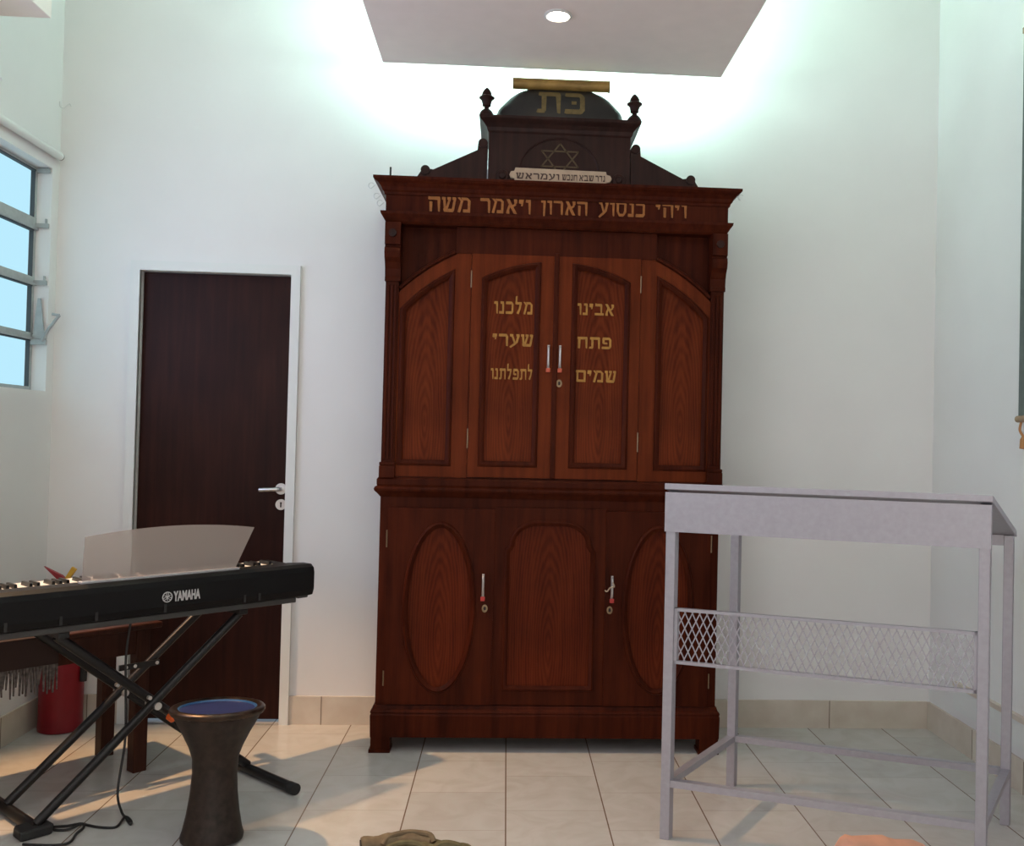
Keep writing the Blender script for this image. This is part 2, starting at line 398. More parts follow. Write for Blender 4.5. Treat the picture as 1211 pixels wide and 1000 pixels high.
# window
w = thing('window_1', '', '', (0, 0, 0)); del w['label']; del w['category']; w['kind'] = 'structure'
XF = -2.062
bm = B()
cols = [(WY1, 3.36), (3.36, 2.62), (2.62, WY0)]
lev = [(2.188, 2.390), (1.932, 2.131), (1.691, 1.891), (1.459, 1.656)]
box(bm, XF - .03, XF + .004, WY0, WY1, 2.390, WZ1); box(bm, XF - .03, XF + .004, WY0, WY1, WZ0, 1.459)
for a, b in ((2.131, 2.188), (1.891, 1.932), (1.656, 1.691)):
    box(bm, XF - .03, XF + .006, WY0, WY1, a, b); box(bm, XF, XF + .016, WY0, WY1, a + .004, a + .014)
for y1, y0 in cols:
    box(bm, XF - .03, XF + .005, y1 - .022, y1, WZ0, WZ1); box(bm, XF - .03, XF + .005, y0, y0 + .022, WZ0, WZ1)
obj('window_frame', bm, METALW, w)
bm = B()
for y1, y0 in cols:
    for a, b in lev: box(bm, XF - .018, XF - .014, y0 + .022, y1 - .022, a, b)
obj('window_pane', bm, PANE, w)
bm = B()
for y1, y0 in cols:
    for a, b in lev:
        box(bm, XF - .012, XF + .0075, y0 + .020, y1 - .020, b - .001, b + .004); box(bm, XF - .012, XF + .0055, y1 - .0235, y1 - .0205, a, b)
obj('window_seal', bm, simple('grey_putty', (.07, .08, .085), .8), w)
bm = B()
for z in (2.155, 1.908, 1.672, 2.394):
    box(bm, XF, XL - .006, WY1 - .012, WY1 - .001, z - .010, z + .010)
    box(bm, XL - .02, XL - .014, WY1 - .012, WY1 - .001, z + .010, z + .03)
obj('frame_bracket', bm, METALW, w)
bm = B()
box(bm, XF + .006, XL + .004, WY1 - .022, WY1 - .010, 1.640, 1.662)
hexa(bm, [(XL - .055, WY1 - .016, 1.665), (XL - .004, WY1 - .016, 1.665), (XL - .004, WY1 - .008, 1.665), (XL - .055, WY1 - .008, 1.665),
          (XL - .038, WY1 - .016, 1.84), (XL - .026, WY1 - .016, 1.84), (XL - .026, WY1 - .008, 1.84), (XL - .038, WY1 - .008, 1.84)])
tube(bm, [(XL - .012, WY1 - .02, 1.655), (XL + .012, WY1 - .02, 1.705), (XL + .060, WY1 - .026, 1.768)], .007, 8)
tube(bm, [(XL + .060, WY1 - .026, 1.768), (XL + .03, WY1 - .026, 1.772)], .006, 8)
obj('window_lever', bm, METALW, w)

# hanging ceiling panels with halogen spots
def halogen(parent_name, label, x, y, z, power, aim, size, col, blend=.5):
    t = thing('halogen_spot', label, 'lamp', (x, y, z))
    bm = B(); lathe(bm, [(.048, .0), (.052, -.006), (.044, -.010), (.036, -.004), (.036, .0)], n=28); obj('trim_ring', bm, TRIMW, t, smooth=True)
    bm = B(); lathe(bm, [(.0, -.020), (.018, -.018), (.032, -.010), (.038, -.003)], n=24); obj('bulb', bm, BULB, t, smooth=True)
    d_ = bpy.data.lights.new('halogen_light', 'SPOT'); d_.energy = power; d_.color = col; d_.spot_size = R(size); d_.spot_blend = blend; d_.shadow_soft_size = .03
    l = bpy.data.objects.new('halogen_light', d_); COL.objects.link(l); l.parent = t; l.location = (0, 0, -.03)
    v = Vector(aim) - Vector((x, y, z - .03)); l.rotation_euler = v.to_track_quat('-Z', 'Y').to_euler()
    return t
bm = B(); box(bm, -.560, .880, 3.0, 4.085, 2.85, 2.90); pn = obj('hanging_ceiling_panel', bm, SOFFIT, bevel=.004)
tag(pn, 'flat white ceiling panel hung above the tall dark cabinet', 'ceiling panel')
for x, y in ((-.4, 3.2), (.72, 3.2), (-.4, 3.8), (.72, 3.8)):
    bm = B(); tube(bm, [(x, y, 2.9), (x, y, ZC)], .006, 8); obj('hanger_rod', bm, STEEL, pn)
halogen('', 'small lit halogen spot in the underside of the ceiling panel', .151, 3.544, 2.85, 9, (.15, 3.3, 0), 95, (1.0, .80, .60), .9)
bm = B(); box(bm, XL, -1.781, 2.4, 3.793, 2.85, 2.93); pl = obj('ceiling_ledge_panel', bm, SOFFIT, bevel=.003)
tag(pl, 'white ledge panel along the left wall above the window', 'ceiling panel')
for i, y in enumerate((4.052, 3.95)):
    t = thing('fluorescent_tube_light', ['fluorescent tube on top of the hanging panel, nearer the back wall', 'fluorescent tube on top of the hanging panel, farther from the back wall'][i], 'lamp', (.16, y, 2.9), 0, 'fluorescent tubes on the hanging panel')
    bm = B(); box(bm, -.63, .63, -.022, .022, 0, .035); obj('batten', bm, TRIMW, t)
    for x in (-.62, .60):
        bm = B(); box(bm, x, x + .02, -.014, .014, .035, .075); obj('tube_holder', bm, TRIMW, t)
    bm = B(); tube(bm, [(-.60, 0, .058), (.60, 0, .058)], .014, 12); obj('tube', bm, TUBE, t, smooth=True)

# wall spot above the left window (just outside the frame)
t = halogen('', 'warm wall spot lamp above the left window beside the rail', -1.925, 3.62, 2.56, 235, (-.80, 3.0, 0), 66, (1.0, .57, .27), .35)
bm = B(); tube(bm, [(-.07, 0, .035), (0, 0, .035)], .01, 10); lathe(bm, [(.02, .055), (.045, .045), (.05, 0), (.048, 0), (.02, .04)], n=24); obj('lamp_arm', bm, TRIMW, t, smooth=True)

# ------------------------------------------------------------------ Hebrew lettering, drawn stroke by stroke (quads, x right, y up, height 1)
def Q(*a): return [(a[i], a[i + 1]) for i in range(0, len(a), 2)]
TOP = lambda x0, x1: Q(x0, .80, x1, .80, x1, 1.0, x0 + .03, 1.0)
def VR(x, b=0., t=.86, w=.15): return Q(x - w * .62, b, x - .02, b, x, t, x - w, t)
G = {
 'א': (.84, [Q(.04, 1, .24, 1, .80, .0, .60, .0), Q(.60, .98, .80, .98, .80, .74, .66, .62), Q(.66, .66, .76, .62, .52, .44, .44, .52), Q(.06, .0, .26, .0, .24, .22, .10, .22), Q(.10, .2, .22, .2, .34, .58, .26, .66)]),
 'ב': (.80, [TOP(.04, .62), VR(.66, .1, .95), Q(.0, .0, .80, .0, .80, .19, .03, .19), Q(.04, 1.0, .15, .8, .22, .8, .12, 1.06)]),
 'ה': (.78, [TOP(.0, .74), VR(.76, .0, .92), Q(.10, .0, .22, .0, .24, .66, .08, .66), Q(.0, 1, .03, 1.05, .12, .8, .0, .8)]),
 'ו': (.36, [TOP(.0, .32), VR(.34, .0, .9)]),
 'ח': (.80, [TOP(.0, .76), VR(.78, .0, .92), Q(.06, .0, .19, .0, .22, .86, .06, .86)]),
 'י': (.36, [Q(.0, .72, .26, .66, .32, 1.0, .02, 1.0), Q(.16, .52, .24, .56, .31, .9, .22, .8)]),
 'כ': (.74, [TOP(.02, .56), Q(.50, .84, .58, 1.0, .70, .82, .57, .74), Q(.57, .2, .70, .16, .70, .84, .57, .80), Q(.46, .0, .60, .02, .70, .18, .56, .24), Q(.0, .0, .56, .0, .58, .19, .03, .19)]),
 'ל': (.70, [Q(.06, .80, .62, .80, .62, .98, .06, .98), Q(.06, .9, .18, .9, .20, 1.5, .08, 1.42), Q(.46, .86, .62, .9, .50, .38, .38, .40), Q(.38, .42, .50, .40, .34, .0, .18, .06)]),
 'מ': (.86, [Q(.30, .84, .62, .84, .62, 1.0, .24, 1.0), Q(.60, .84, .62, 1.0, .82, .80, .68, .74), Q(.68, .1, .80, .1, .82, .82, .68, .78), Q(.36, .0, .80, .0, .80, .19, .38, .19), Q(.0, .98, .12, 1.02, .34, .74, .24, .70), Q(.0, .0, .14, .0, .34, .82, .22, .80)]),
 'ם': (.84, [Q(.0, .82, .78, .82, .78, 1.0, .0, 1.0), Q(.66, .0, .78, .0, .80, .9, .66, .9), Q(.06, .0, .78, .0, .78, .19, .06, .19), Q(.06, .0, .18, .0, .18, .9, .06, .9)]),
 'נ': (.48, [Q(.12, .82, .40, .82, .40, 1.0, .12, 1.0), Q(.30, .1, .42, .1, .42, .9, .28, .9), Q(.0, .0, .42, .0, .42, .19, .02, .19)]),
 'ן': (.34, [TOP(.0, .30), Q(.18, -.34, .26, -.30, .32, .9, .17, .9)]),
 'ס': (.82, [Q(.0, .84, .76, .84, .76, 1.0, .0, 1.0), Q(.66, .3, .78, .3, .80, .9, .66, .9), Q(.52, .02, .64, .10, .78, .32, .64, .36), Q(.24, .0, .56, .0, .58, .17, .22, .17), Q(.08, .3, .20, .06, .30, .14, .20, .34), Q(.06, .3, .19, .3, .20, .9, .06, .9)]),
 'ע': (.76, [Q(.54, .80, .74, .80, .74, 1.0, .52, 1.0), Q(.60, .84, .73, .84, .60, .30, .48, .34), Q(.48, .36, .60, .32, .34, .06, .14, .06), Q(.0, -.06, .06, -.14, .36, .10, .22, .14), Q(.04, .80, .26, .80, .24, 1.0, .02, 1.0), Q(.14, .84, .26, .84, .46, .26, .36, .20)]),
 'פ': (.78, [TOP(.06, .58), Q(.54, .84, .60, 1.0, .74, .80, .61, .74), Q(.61, .2, .74, .2, .74, .82, .61, .80), Q(.48, .0, .64, .04, .74, .22, .60, .24), Q(.0, .0, .58, .0, .60, .19, .03, .19), Q(.06, .46, .18, .46, .20, .9, .06, .9), Q(.14, .42, .42, .42, .42, .56, .14, .56)]),
 'ר': (.72, [TOP(.0, .58), Q(.50, .82, .58, 1.0, .70, .80, .56, .72), Q(.58, .0, .68, .0, .70, .82, .56, .80)]),
 'ש': (.92, [Q(.14, .0, .72, .0, .80, .20, .10, .20), Q(.0, .82, .20, .82, .22, 1.0, .0, 1.0), Q(.08, .84, .20, .84, .26, .1, .14, .1), Q(.36, .82, .54, .82, .56, 1.0, .36, 1.0), Q(.44, .84, .54, .84, .34, .16, .24, .16), Q(.70, .82, .90, .82, .90, 1.0, .70, 1.0), Q(.78, .84, .89, .84, .78, .1, .66, .1)]),
 'ת': (.90, [TOP(.08, .84), VR(.86, .0, .92), Q(.20, .10, .32, .10, .34, .9, .20, .9), Q(.0, .0, .26, .0, .32, .17, .06, .15)]),
 'ד': (.74, [TOP(.0, .72), VR(.64, .0, .92)]),
}
def inscription(name, word, x0, x1, z0, h, y, m, parent, label=None, surf=None, thick=.0014, dot=False):
    glyphs = [G[c] for c in word[::-1]]; gap = .13
    tot = sum(g[0] for g in glyphs) + gap * (len(glyphs) - 1); sx = (x1 - x0) / tot
    bm = B(); x = 0
    for ci, (w_, quads) in enumerate(glyphs):
        qs = list(quads)
        qs = [[(a + ox, b + oy) for a, b in q] for q in qs for ox, oy in ((-.022, .012), (.022, -.012))]
        if dot and ci == len(glyphs) - 1: qs.append(Q(.24, .42, .42, .42, .42, .58, .24, .58))
        for qi, q in enumerate(qs):
            if surf is None:
                prism(bm, [(x0 + (x + a) * sx, z0 + b * h) for a, b in q], y - thick - qi * 3e-5, y + .0004 + qi * 3e-5)
            else:
                n = 5; grid = []
                for i in range(n + 1):
                    row = []
                    for j in range(n + 1):
                        s, t_ = i / n, j / n
                        p = [(1 - s) * (1 - t_) * q[0][k_] + s * (1 - t_) * q[1][k_] + s * t_ * q[2][k_] + (1 - s) * t_ * q[3][k_] for k_ in (0, 1)]
                        X, Z = x0 + (x + p[0]) * sx, z0 + p[1] * h
                        row.append((bm.verts.new((X, surf(X, Z) - .002 - qi * 6e-5, Z)), bm.verts.new((X, surf(X, Z) + .001, Z))))
                    grid.append(row)
                for i in range(n):
                    for j in range(n):
                        for k_ in (0, 1): bm.faces.new([grid[i][j][k_], grid[i + 1][j][k_], grid[i + 1][j + 1][k_], grid[i][j + 1][k_]])
        x += w_ + gap
    return obj(name, bm, m, parent, label=label)

# ------------------------------------------------------------------ the ark
XC, YC = .19, 3.994
ark = thing('torah_ark', 'tall dark mahogany ark cabinet with gilt Hebrew lettering against the back wall', 'cabinet', (XC, YC, 0))
YB_ = YW - YC - .004                              # back of the case
def P(name, bm, m, parent=ark, **k): return obj(name, bm, m, parent, **k)
# plinth and feet
bm = B(); ring_run(bm, .700, .0, YB_, [(0.004, .06), (.014, .062), (.016, .15), (.013, .158), (.016, .163), (.014, .170), (.008, .176), (.004, .190)]); P('plinth', bm, W_CASE)
for sx in (-1, 1):
    for y0, y1 in ((-.012, .07), (YB_ - .09, YB_ - .01)):
        bm = B(); a, b = sorted((sx * .712, sx * .634)); f = .006
        hexa(bm, [(a - f, y0 - f, 0), (b + f * .3, y0 - f, 0), (b + f * .3, y1, 0), (a - f, y1, 0), (a - f, y0 - f, .014), (b + f * .3, y0 - f, .014), (b + f * .3, y1, .014), (a - f, y1, .014)])
        box(bm, a, b, y0, y1, .014, .062); P('foot', bm, W_CASE)
# lower case
bm = B(); box(bm, -.699, .699, .004, YB_, .185, 1.062); P('lower_case', bm, W_CASE)
def ellipse(cx, cz, rx, rz, n=64): return [(cx + rx * math.cos(2 * math.pi * i / n), cz + rz * math.sin(2 * math.pi * i / n)) for i in range(n)]
def handle(parent, x, y, z0, z1, tabm, tall):
    o = thing_part = None
    bm = B(); box(bm, x - .0045, x + .0045, y - .003, y, z0, z1)
    tube(bm, smooth_path([(x, y, z1 - .006), (x, y - .018, z1 - .012), (x, y - .02, (z0 + z1) / 2), (x, y - .016, z0 + .012), (x, y, z0 + .006)], 5), .0038, 8)
    hd = obj('handle', bm, SILVER, parent, smooth=True, label='slim silver pull')
    bm = B(); box(bm, x - .009, x + .009, y - .012, y, z0 - .016, z0 + .002); obj('handle_tab', bm, tabm, hd, bevel=.003, label='red tab under the pull')
    return hd
def keyhole(parent, x, y, z):
    bm = B(); lathe(bm, [(.011, 0), (.012, .003), (.006, .0035), (.006, 0)], n=18)
    bmesh.ops.rotate(bm, verts=bm.verts, cent=(0, 0, 0), matrix=Matrix.Rotation(R(90), 3, 'X'))
    for v in bm.verts: v.co.z *= 1.35; v.co += Vector((x, y, z))
    e = obj('escutcheon', bm, BRASS, parent, smooth=True)
    bm = B(); box(bm, x - .003, x + .003, y - .0025, y - .0005, z - .007, z + .007); obj('keyhole', bm, RUBBER, e)
def hinge(parent, x, y, z0, z1):
    bm = B(); tube(bm, [(x, y, z0), (x, y, z1)], .0030, 8); obj('hinge', bm, BRASS, parent)
for s in (-1, 1):
    x0, x1 = sorted((s * .664, s * .230)); cx = s * .449
    bm = B(); ov = ellipse(cx, .590, .139, .336)
    ring_plate(bm, rect(x0, x1, .195, .992), ov, -.014, .004); dr = P('lower_door', bm, W_CASE, origin=((x0 + x1) / 2, 0, .6))
    bm = B(); prism(bm, ellipse(cx, .590, .140, .337), -.007, .003); q = P('oval_panel', bm, W_LPANEL, origin=(cx, 0, .45)); q.parent = dr; q.location = Vector((cx, 0, .45)) - dr.location
    bm = B(); bead(bm, ellipse(cx, .590, .150, .348), -.0135, .024, .010); q = obj('oval_moulding', bm, W_CASE, dr, smooth=True); q.location = -dr.location
    hx = s * .272 if s < 0 else .257
    hd = handle(dr, hx, -.014, .634, .728, REDTAB, 0); hd.location = -dr.location
    n0 = len(dr.children); keyhole(dr, hx + (.009 if s < 0 else -.008), -.014, .588)
    hinge(dr, s * .667, -.012, .83, .90); hinge(dr, s * .667, -.012, .27, .33)
    for c in dr.children:
        if c.name.split('.')[0] in ('escutcheon', 'hinge'): c.location = -dr.location
    if s > 0:
        bm = B(); tube(bm, smooth_path([(hx, -.038, .705), (hx + .006, -.042, .688), (hx - .010, -.04, .684), (hx - .022, -.038, .668), (hx - .032, -.036, .672)], 6), .0028, 6)
        q = obj('string', bm, CREAM, hd)
# lower middle panel with shouldered arch
def shoulder(hw, z0, z1, zs):
    pts = [(-hw, z0), (hw, z0), (hw, zs), (hw - .012, zs + .012)]
    for i in range(0, 9):
        a = math.pi / 2 * i / 8; pts.append((hw - .018 - (1 - math.cos(a)) * .12, zs + .022 + math.sin(a) * (z1 - zs - .022)))
    return pts + [(-x, z) for x, z in reversed(pts[2:])]
inn = shoulder(.182, .258, .942, .825)
bm = B(); ring_plate(bm, rect(-.230, .230, .195, 1.0), inn, -.006, .004); cp = P('middle_frame', bm, W_CASE)
bm = B(); prism(bm, shoulder(.181, .259, .940, .825), -.001, .006); q = P('middle_panel', bm, W_LPANEL, origin=(0, 0, .42)); 
bm = B(); bead(bm, shoulder(.188, .252, .950, .828), -.0055, .022, .008); P('middle_moulding', bm, W_CASE, smooth=True)
# waist moulding
bm = B(); ring_run(bm, .700, .0, YB_, [(.0, 1.035), (.008, 1.045), (.014, 1.052), (.022, 1.060), (.024, 1.068), (.020, 1.076), (.012, 1.080), (.014, 1.086), (.014, 1.106), (.008, 1.114), (-.02, 1.118)]); P('waist_moulding', bm, W_CASE)
# upper case
bm = B(); box(bm, -.694, .694, .036, YB_, 1.10, 2.18); P('upper_case', bm, W_CASE)
bm = B(); box(bm, -.646, .646, .004, .04, 1.10, 1.120); P('lower_rail', bm, W_CASE); bm = B(); box(bm, -.415, .415, -.002, .04, 2.040, 2.18); P('upper_rail', bm, W_CASE)
def arc(xa, za, xb, zb, bulge, n=12):
    out = []
    for i in range(n + 1):
        t = i / n; nx, nz = -(zb - za), (xb - xa); l = math.hypot(nx, nz); k = bulge * 4 * t * (1 - t)
        out.append((xa + (xb - xa) * t + nx / l * k, za + (zb - za) * t + nz / l * k))
    return out
for s in (-1, 1):
    def mx(pts):
        return [(s * x, z) for x, z in pts] if s > 0 else [(s * x, z) for x, z in pts][::-1]
    # stile between side bay and door
    bm = B(); a, b = sorted((s * .352, s * .412)); box(bm, a, b, .002, .04, 1.118, 2.045); P('stile', bm, W_DOOR)
    # side bay
    outer = mx([(.412, 1.120), (.646, 1.120)] + arc(.646, 1.872, .412, 2.036, -.012))
    inner = mx([(.424, 1.170), (.634, 1.170)] + arc(.634, 1.800, .424, 1.968, -.014))
    bm = B(); ring_plate(bm, outer, inner, .004, .038); P('side_bay_frame', bm, W_DOOR)
    bm = B(); prism(bm, mx([(.423, 1.169), (.635, 1.169)] + arc(.635, 1.801, .423, 1.969, -.014)), .018, .038); P('side_bay_panel', bm, W_PANEL, origin=(s * .53, 0, 1.34))
    bm = B(); bead(bm, mx([(.418, 1.164), (.640, 1.164)] + arc(.640, 1.806, .418, 1.976, -.014)), .0045, .024, .009); P('side_bay_moulding', bm, W_CASE, smooth=True)
    bm = B(); tube(bm, [(s * x, .006, z) for x, z in arc(.644, 1.890, .420, 2.046, -.012)], .008, 8); P('arch_moulding', bm, W_CASE, smooth=True)
    # door
    x0, x1 = sorted((s * .350, s * .004))
    dinn = mx([(.070, 1.172), (.302, 1.172)] + arc(.302, 1.936, .070, 2.006, -.013))
    bm = B(); ring_plate(bm, rect(x0, x1, 1.122, 2.040), dinn, -.004, .036); dr = P('upper_door', bm, W_DOOR)
    bm = B(); prism(bm, mx([(.069, 1.171), (.303, 1.171)] + arc(.303, 1.937, .069, 2.007, -.013)), .008, .036); obj('door_panel', bm, W_PANEL, dr, origin=(s * .186, 0, 1.36))
    bm = B(); bead(bm, mx([(.064, 1.166), (.308, 1.166)] + arc(.308, 1.942, .064, 2.014, -.013)), -.0035, .024, .009); obj('door_moulding', bm, W_CASE, dr, smooth=True)
    handle(dr, s * .024 - .003, -.004, 1.575, 1.672, REDTAB2, 1)
    hinge(dr, s * .351, -.004, 1.90, 1.97); hinge(dr, s * .351, -.004, 1.24, 1.32)
    if s > 0: keyhole(dr, .020, -.0045, 1.515)
    words = ([('אבינו', .280, .432, 1.803, .047), ('פתח', .283, .425, 1.664, .047), ('שמים', .280, .446, 1.525, .048)] if s > 0 else
             [('מלכנו', -.065, .094, 1.798, .050), ('שערי', -.068, .098, 1.665, .049), ('לתפלתנו', -.072, .100, 1.527, .044)])
    for wd, a, b, z, h_ in words: inscription('gilt_inscription', wd, a - XC, b - XC, z, h_, .0078, GILT, dr, label='gilt Hebrew word on the door')
    # pilaster and corbel
    a, b = sorted((s * .646, s * .700))
    bm = B(); box(bm, a, b, -.006, .04, 1.17, 1.925)
    for i in range(3):
        xx = a + .0065 + i * .0155; box(bm, xx, xx + .010, -.012, -.005, 1.19, 1.90)
    P('pilaster', bm, W_CASE, bevel=.002)
    bm = B(); a2, b2 = sorted((s * .642, s * .706)); box(bm, a2, b2, -.022, .04, 1.112, 1.162); box(bm, a2, b2, -.016, .04, 1.162, 1.176); P('pilaster_base', bm, W_CASE, bevel=.003)
    bm = B(); a2, b2 = sorted((s * .640, s * .703))
    prof = [(.04, 1.915), (-.014, 1.915), (-.016, 1.925), (-.012, 1.935), (-.016, 1.965), (-.028, 1.990), (-.044, 2.008), (-.050, 2.028), (-.046, 2.046), (-.034, 2.052), (-.034, 2.058), (-.048, 2.060), (-.048, 2.150), (.04, 2.150)]
    prism_f(bm, prof, lambda y, z: (a2, y, z), lambda y, z: (b2, y, z)); cb = P('corbel', bm, W_CASE)
    bm = B(); disc_y(bm, (a2 + b2) / 2, -.048, -.056, 2.105, .016, 16); obj('rosette', bm, W_DARK, cb, smooth=True)
# meeting astragal
bm = B(); box(bm, -.010, .010, -.012, .03, 1.122, 2.052); P('astragal', bm, W_CASE, bevel=.003)
# entablature
bm = B(); ring_run(bm, .700, -.030, YB_, [(-.004, 2.148), (.004, 2.156), (.012, 2.170), (.022, 2.184), (.024, 2.194), (.006, 2.198)]); P('lower_cornice', bm, W_CASE)
bm = B(); box(bm, -.704, .704, -.034, YB_, 2.19, 2.275); fz = P('frieze', bm, W_CASE)
for wd, a, b in (('משה', -.342, -.170), ('ויאמר', -.131, .075), ('הארון', .118, .308), ('כנסוע', .355, .547), ('ויהי', .592, .720)):
    inscription('gilt_inscription', wd, a - XC, b - XC, 2.204 + (a + .1) * .010, .060, -.0342, GILT2, fz, label='orange gilt Hebrew word on the frieze')
bm = B(); ring_run(bm, .704, -.034, YB_, [(-.002, 2.262), (.006, 2.264), (.008, 2.274), (.014, 2.280), (.018, 2.292), (.030, 2.306), (.042, 2.314), (.044, 2.318), (.048, 2.320), (.048, 2.330), (-.02, 2.333)]); P('crown_cornice', bm, W_CASE)
bm = B(); tube(bm, [(-.693, .0, 2.328), (-.693, .0, 2.385)], .004, 8); P('nail', bm, RUBBER)
for x, z in ((-.765, 2.298), (-.742, 2.256), (-.728, 2.228), (.757, 2.306)):
    s = -1 if x < 0 else 1
    bm = B(); tube(bm, [(x + .012 * math.cos(a) , -.03, z + .012 * math.sin(a)) for a in [R(40 + (s < 0) * 0 + 28 * i) * 1 for i in range(9)]] + [(x - s * .016, -.03, z - .004 if False else z + .004)], .0018, 6); P('wire_hook', bm, STEEL)
# pediment: wings, box, dome, scroll, finials
for s in (-1, 1):
    pts = [(.300, 2.33), (.612, 2.33), (.590, 2.348), (.574, 2.372), (.566, 2.388), (.556, 2.396), (.545, 2.396), (.535, 2.388), (.520, 2.386), (.340, 2.474), (.338, 2.500), (.330, 2.514), (.318, 2.519), (.306, 2.516), (.298, 2.506)]
    bm = B(); prism(bm, [(s * x, z) for x, z in pts], .012, .050); P('pediment_wing', bm, W_DARK)
    for (x, z) in ((.552, 2.382), (.318, 2.502)):
        bm = B(); disc_y(bm, s * x, .004, .058, z, .019, 20); P('scroll_volute', bm, W_DARK, smooth=True)
    bm = B(); lathe(bm, [(.030, 0), (.029, .010), (.022, .022), (.011, .030), (.010, .038), (.018, .042), (.018, .048), (.021, .062), (.025, .068), (.032, .074), (.032, .078), (.022, .084), (.020, .096), (.013, .108), (.006, .116), (0, .120)], s * .306, -.016, 20, 2.606); P('finial', bm, W_DARK, smooth=True)
bm = B(); box(bm, -.294, .294, .0, .30, 2.33, 2.57); bx = P('pediment_box', bm, W_DARK)
bm = B(); ring_run(bm, .294, .0, .30, [(.0, 2.545), (.006, 2.552), (.010, 2.566), (.022, 2.580), (.036, 2.592), (.040, 2.597), (.040, 2.607), (-.01, 2.609)]); P('pediment_cornice', bm, W_DARK)
bm = B(); tube(bm, [(.165 * math.cos(R(i * 10)), .001, 2.385 + .145 * math.sin(R(i * 10))) for i in range(19)], .005, 6); P('arch_bead', bm, W_DARK, smooth=True)
bm = B()
def strip(p, q, w_=.006):
    d_ = (Vector(q) - Vector(p)).normalized(); n_ = Vector((-d_.y, d_.x)) * w_ / 2; p, q = Vector(p) - d_ * .003, Vector(q) + d_ * .003
    prism(bm, [tuple(p - n_), tuple(q - n_), tuple(q + n_), tuple(p + n_)], -.0015, .001)
sc = (0.002, 2.4455)
for k in (0, 1):
    tri = [(sc[0] + .0885 * math.sin(R(120 * i + 180 * k)) * .99, sc[1] - .0 + .064 * math.cos(R(120 * i + 180 * k)) * (1 if k == 0 else 1)) for i in range(3)]
    for i in range(3): strip(tri[i], tri[(i + 1) % 3])
P('painted_star', bm, simple('dull_bronze_paint', (.085, .058, .028), .6, 0, .3, .2, 50), label='faded gilt six-pointed star')
DY = .15
DOME_Z, DOME_H = 2.612, .146
DT = [(0, .272, .158), (.3, .264, .152), (.5, .238, .145), (.68, .215, .134), (.82, .190, .120), (.93, .163, .104), (1, .140, .092)]
def dome_half(z):
    t = max(0, min(1, (z - DOME_Z) / DOME_H))
    for a, b in zip(DT, DT[1:]):
        if t <= b[0]:
            f = (t - a[0]) / (b[0] - a[0]); return a[1] + (b[1] - a[1]) * f, a[2] + (b[2] - a[2]) * f
bm = B(); rows = []
for i in range(13):
    z = DOME_Z + DOME_H * i / 12; hx, hy = dome_half(z); row = []
    for k in range(48):
        a = 2 * math.pi * k / 48; ca, sa = math.cos(a), math.sin(a); e = .34
        row.append(bm.verts.new((hx * math.copysign(abs(ca) ** e, ca), DY + hy * math.copysign(abs(sa) ** e, sa), z)))
    rows.append(row)
for a, b in zip(rows, rows[1:]):
    for k in range(48): bm.faces.new((a[k], a[(k + 1) % 48], b[(k + 1) % 48], b[k]))
bm.faces.new(rows[0]); bm.faces.new(rows[-1]); dm = P('dome', bm, simple('dark_green_dome_paint', (.016, .017, .015), .5, 0, .5, .3, 12), smooth=True)
def dome_surf(x, z):
    hx, hy = dome_half(z); e = .34
    c = min(1, abs(x) / hx) ** (1 / e); return DY - hy * max(0, 1 - c * c) ** (e / 2)
inscription('gilt_inscription', 'כת', .090 - XC, .292 - XC, 2.634, .098, 0, OLIVE, dm, surf=dome_surf, dot=True, label='two large faded gilt Hebrew letters')
bm = B(); tube(bm, [(-.200, .045, 2.770), (.204, .045, 2.772)], .0235, 20); sc_ = P('gilt_scroll', bm, simple('tarnished_gilt', (.30, .19, .05), .42, .3, .5, .35, 14), smooth=True)
for x in (-.201, .203):
    bm = B(); tube(bm, [(x, .045, 2.771), (x + .003, .045, 2.771)], .026, 20); obj('scroll_end', bm, W_DARK, sc_)
# plaque
pts = [(-.182, 2.342), (.192, 2.338), (.196, 2.350), (.210, 2.352), (.219, 2.366), (.212, 2.380), (.196, 2.384), (.194, 2.396), (-.182, 2.400), (-.186, 2.386), (-.200, 2.384), (-.206, 2.370), (-.200, 2.356), (-.186, 2.354)]
bm = B(); prism(bm, pts, -.016, -.001); pq = P('plaque', bm, CREAM, bevel=.002, label='cream plaque with dark Hebrew writing')
for wd, a, b in (('נדר', .150, .190), ('שבא', .082, .142), ('חנכש', .012, .074), ('ועמראש', -.178, .0)): inscription('ink_inscription', wd, a, b, 2.354, .024, -.0163, INK, pq, thick=.0008)
for x in (-.235, .248):
    bm = B(); lathe(bm, [(.028, 0), (.026, .006), (.016, .008), (.012, .014), (0, .016)], n=18)
    bmesh.ops.rotate(bm, verts=bm.verts, cent=(0, 0, 0), matrix=Matrix.Rotation(R(90), 3, 'X'))
    for v in bm.verts: v.co += Vector((x, 0, 2.366))
    P('carved_rosette', bm, W_DARK, smooth=True)

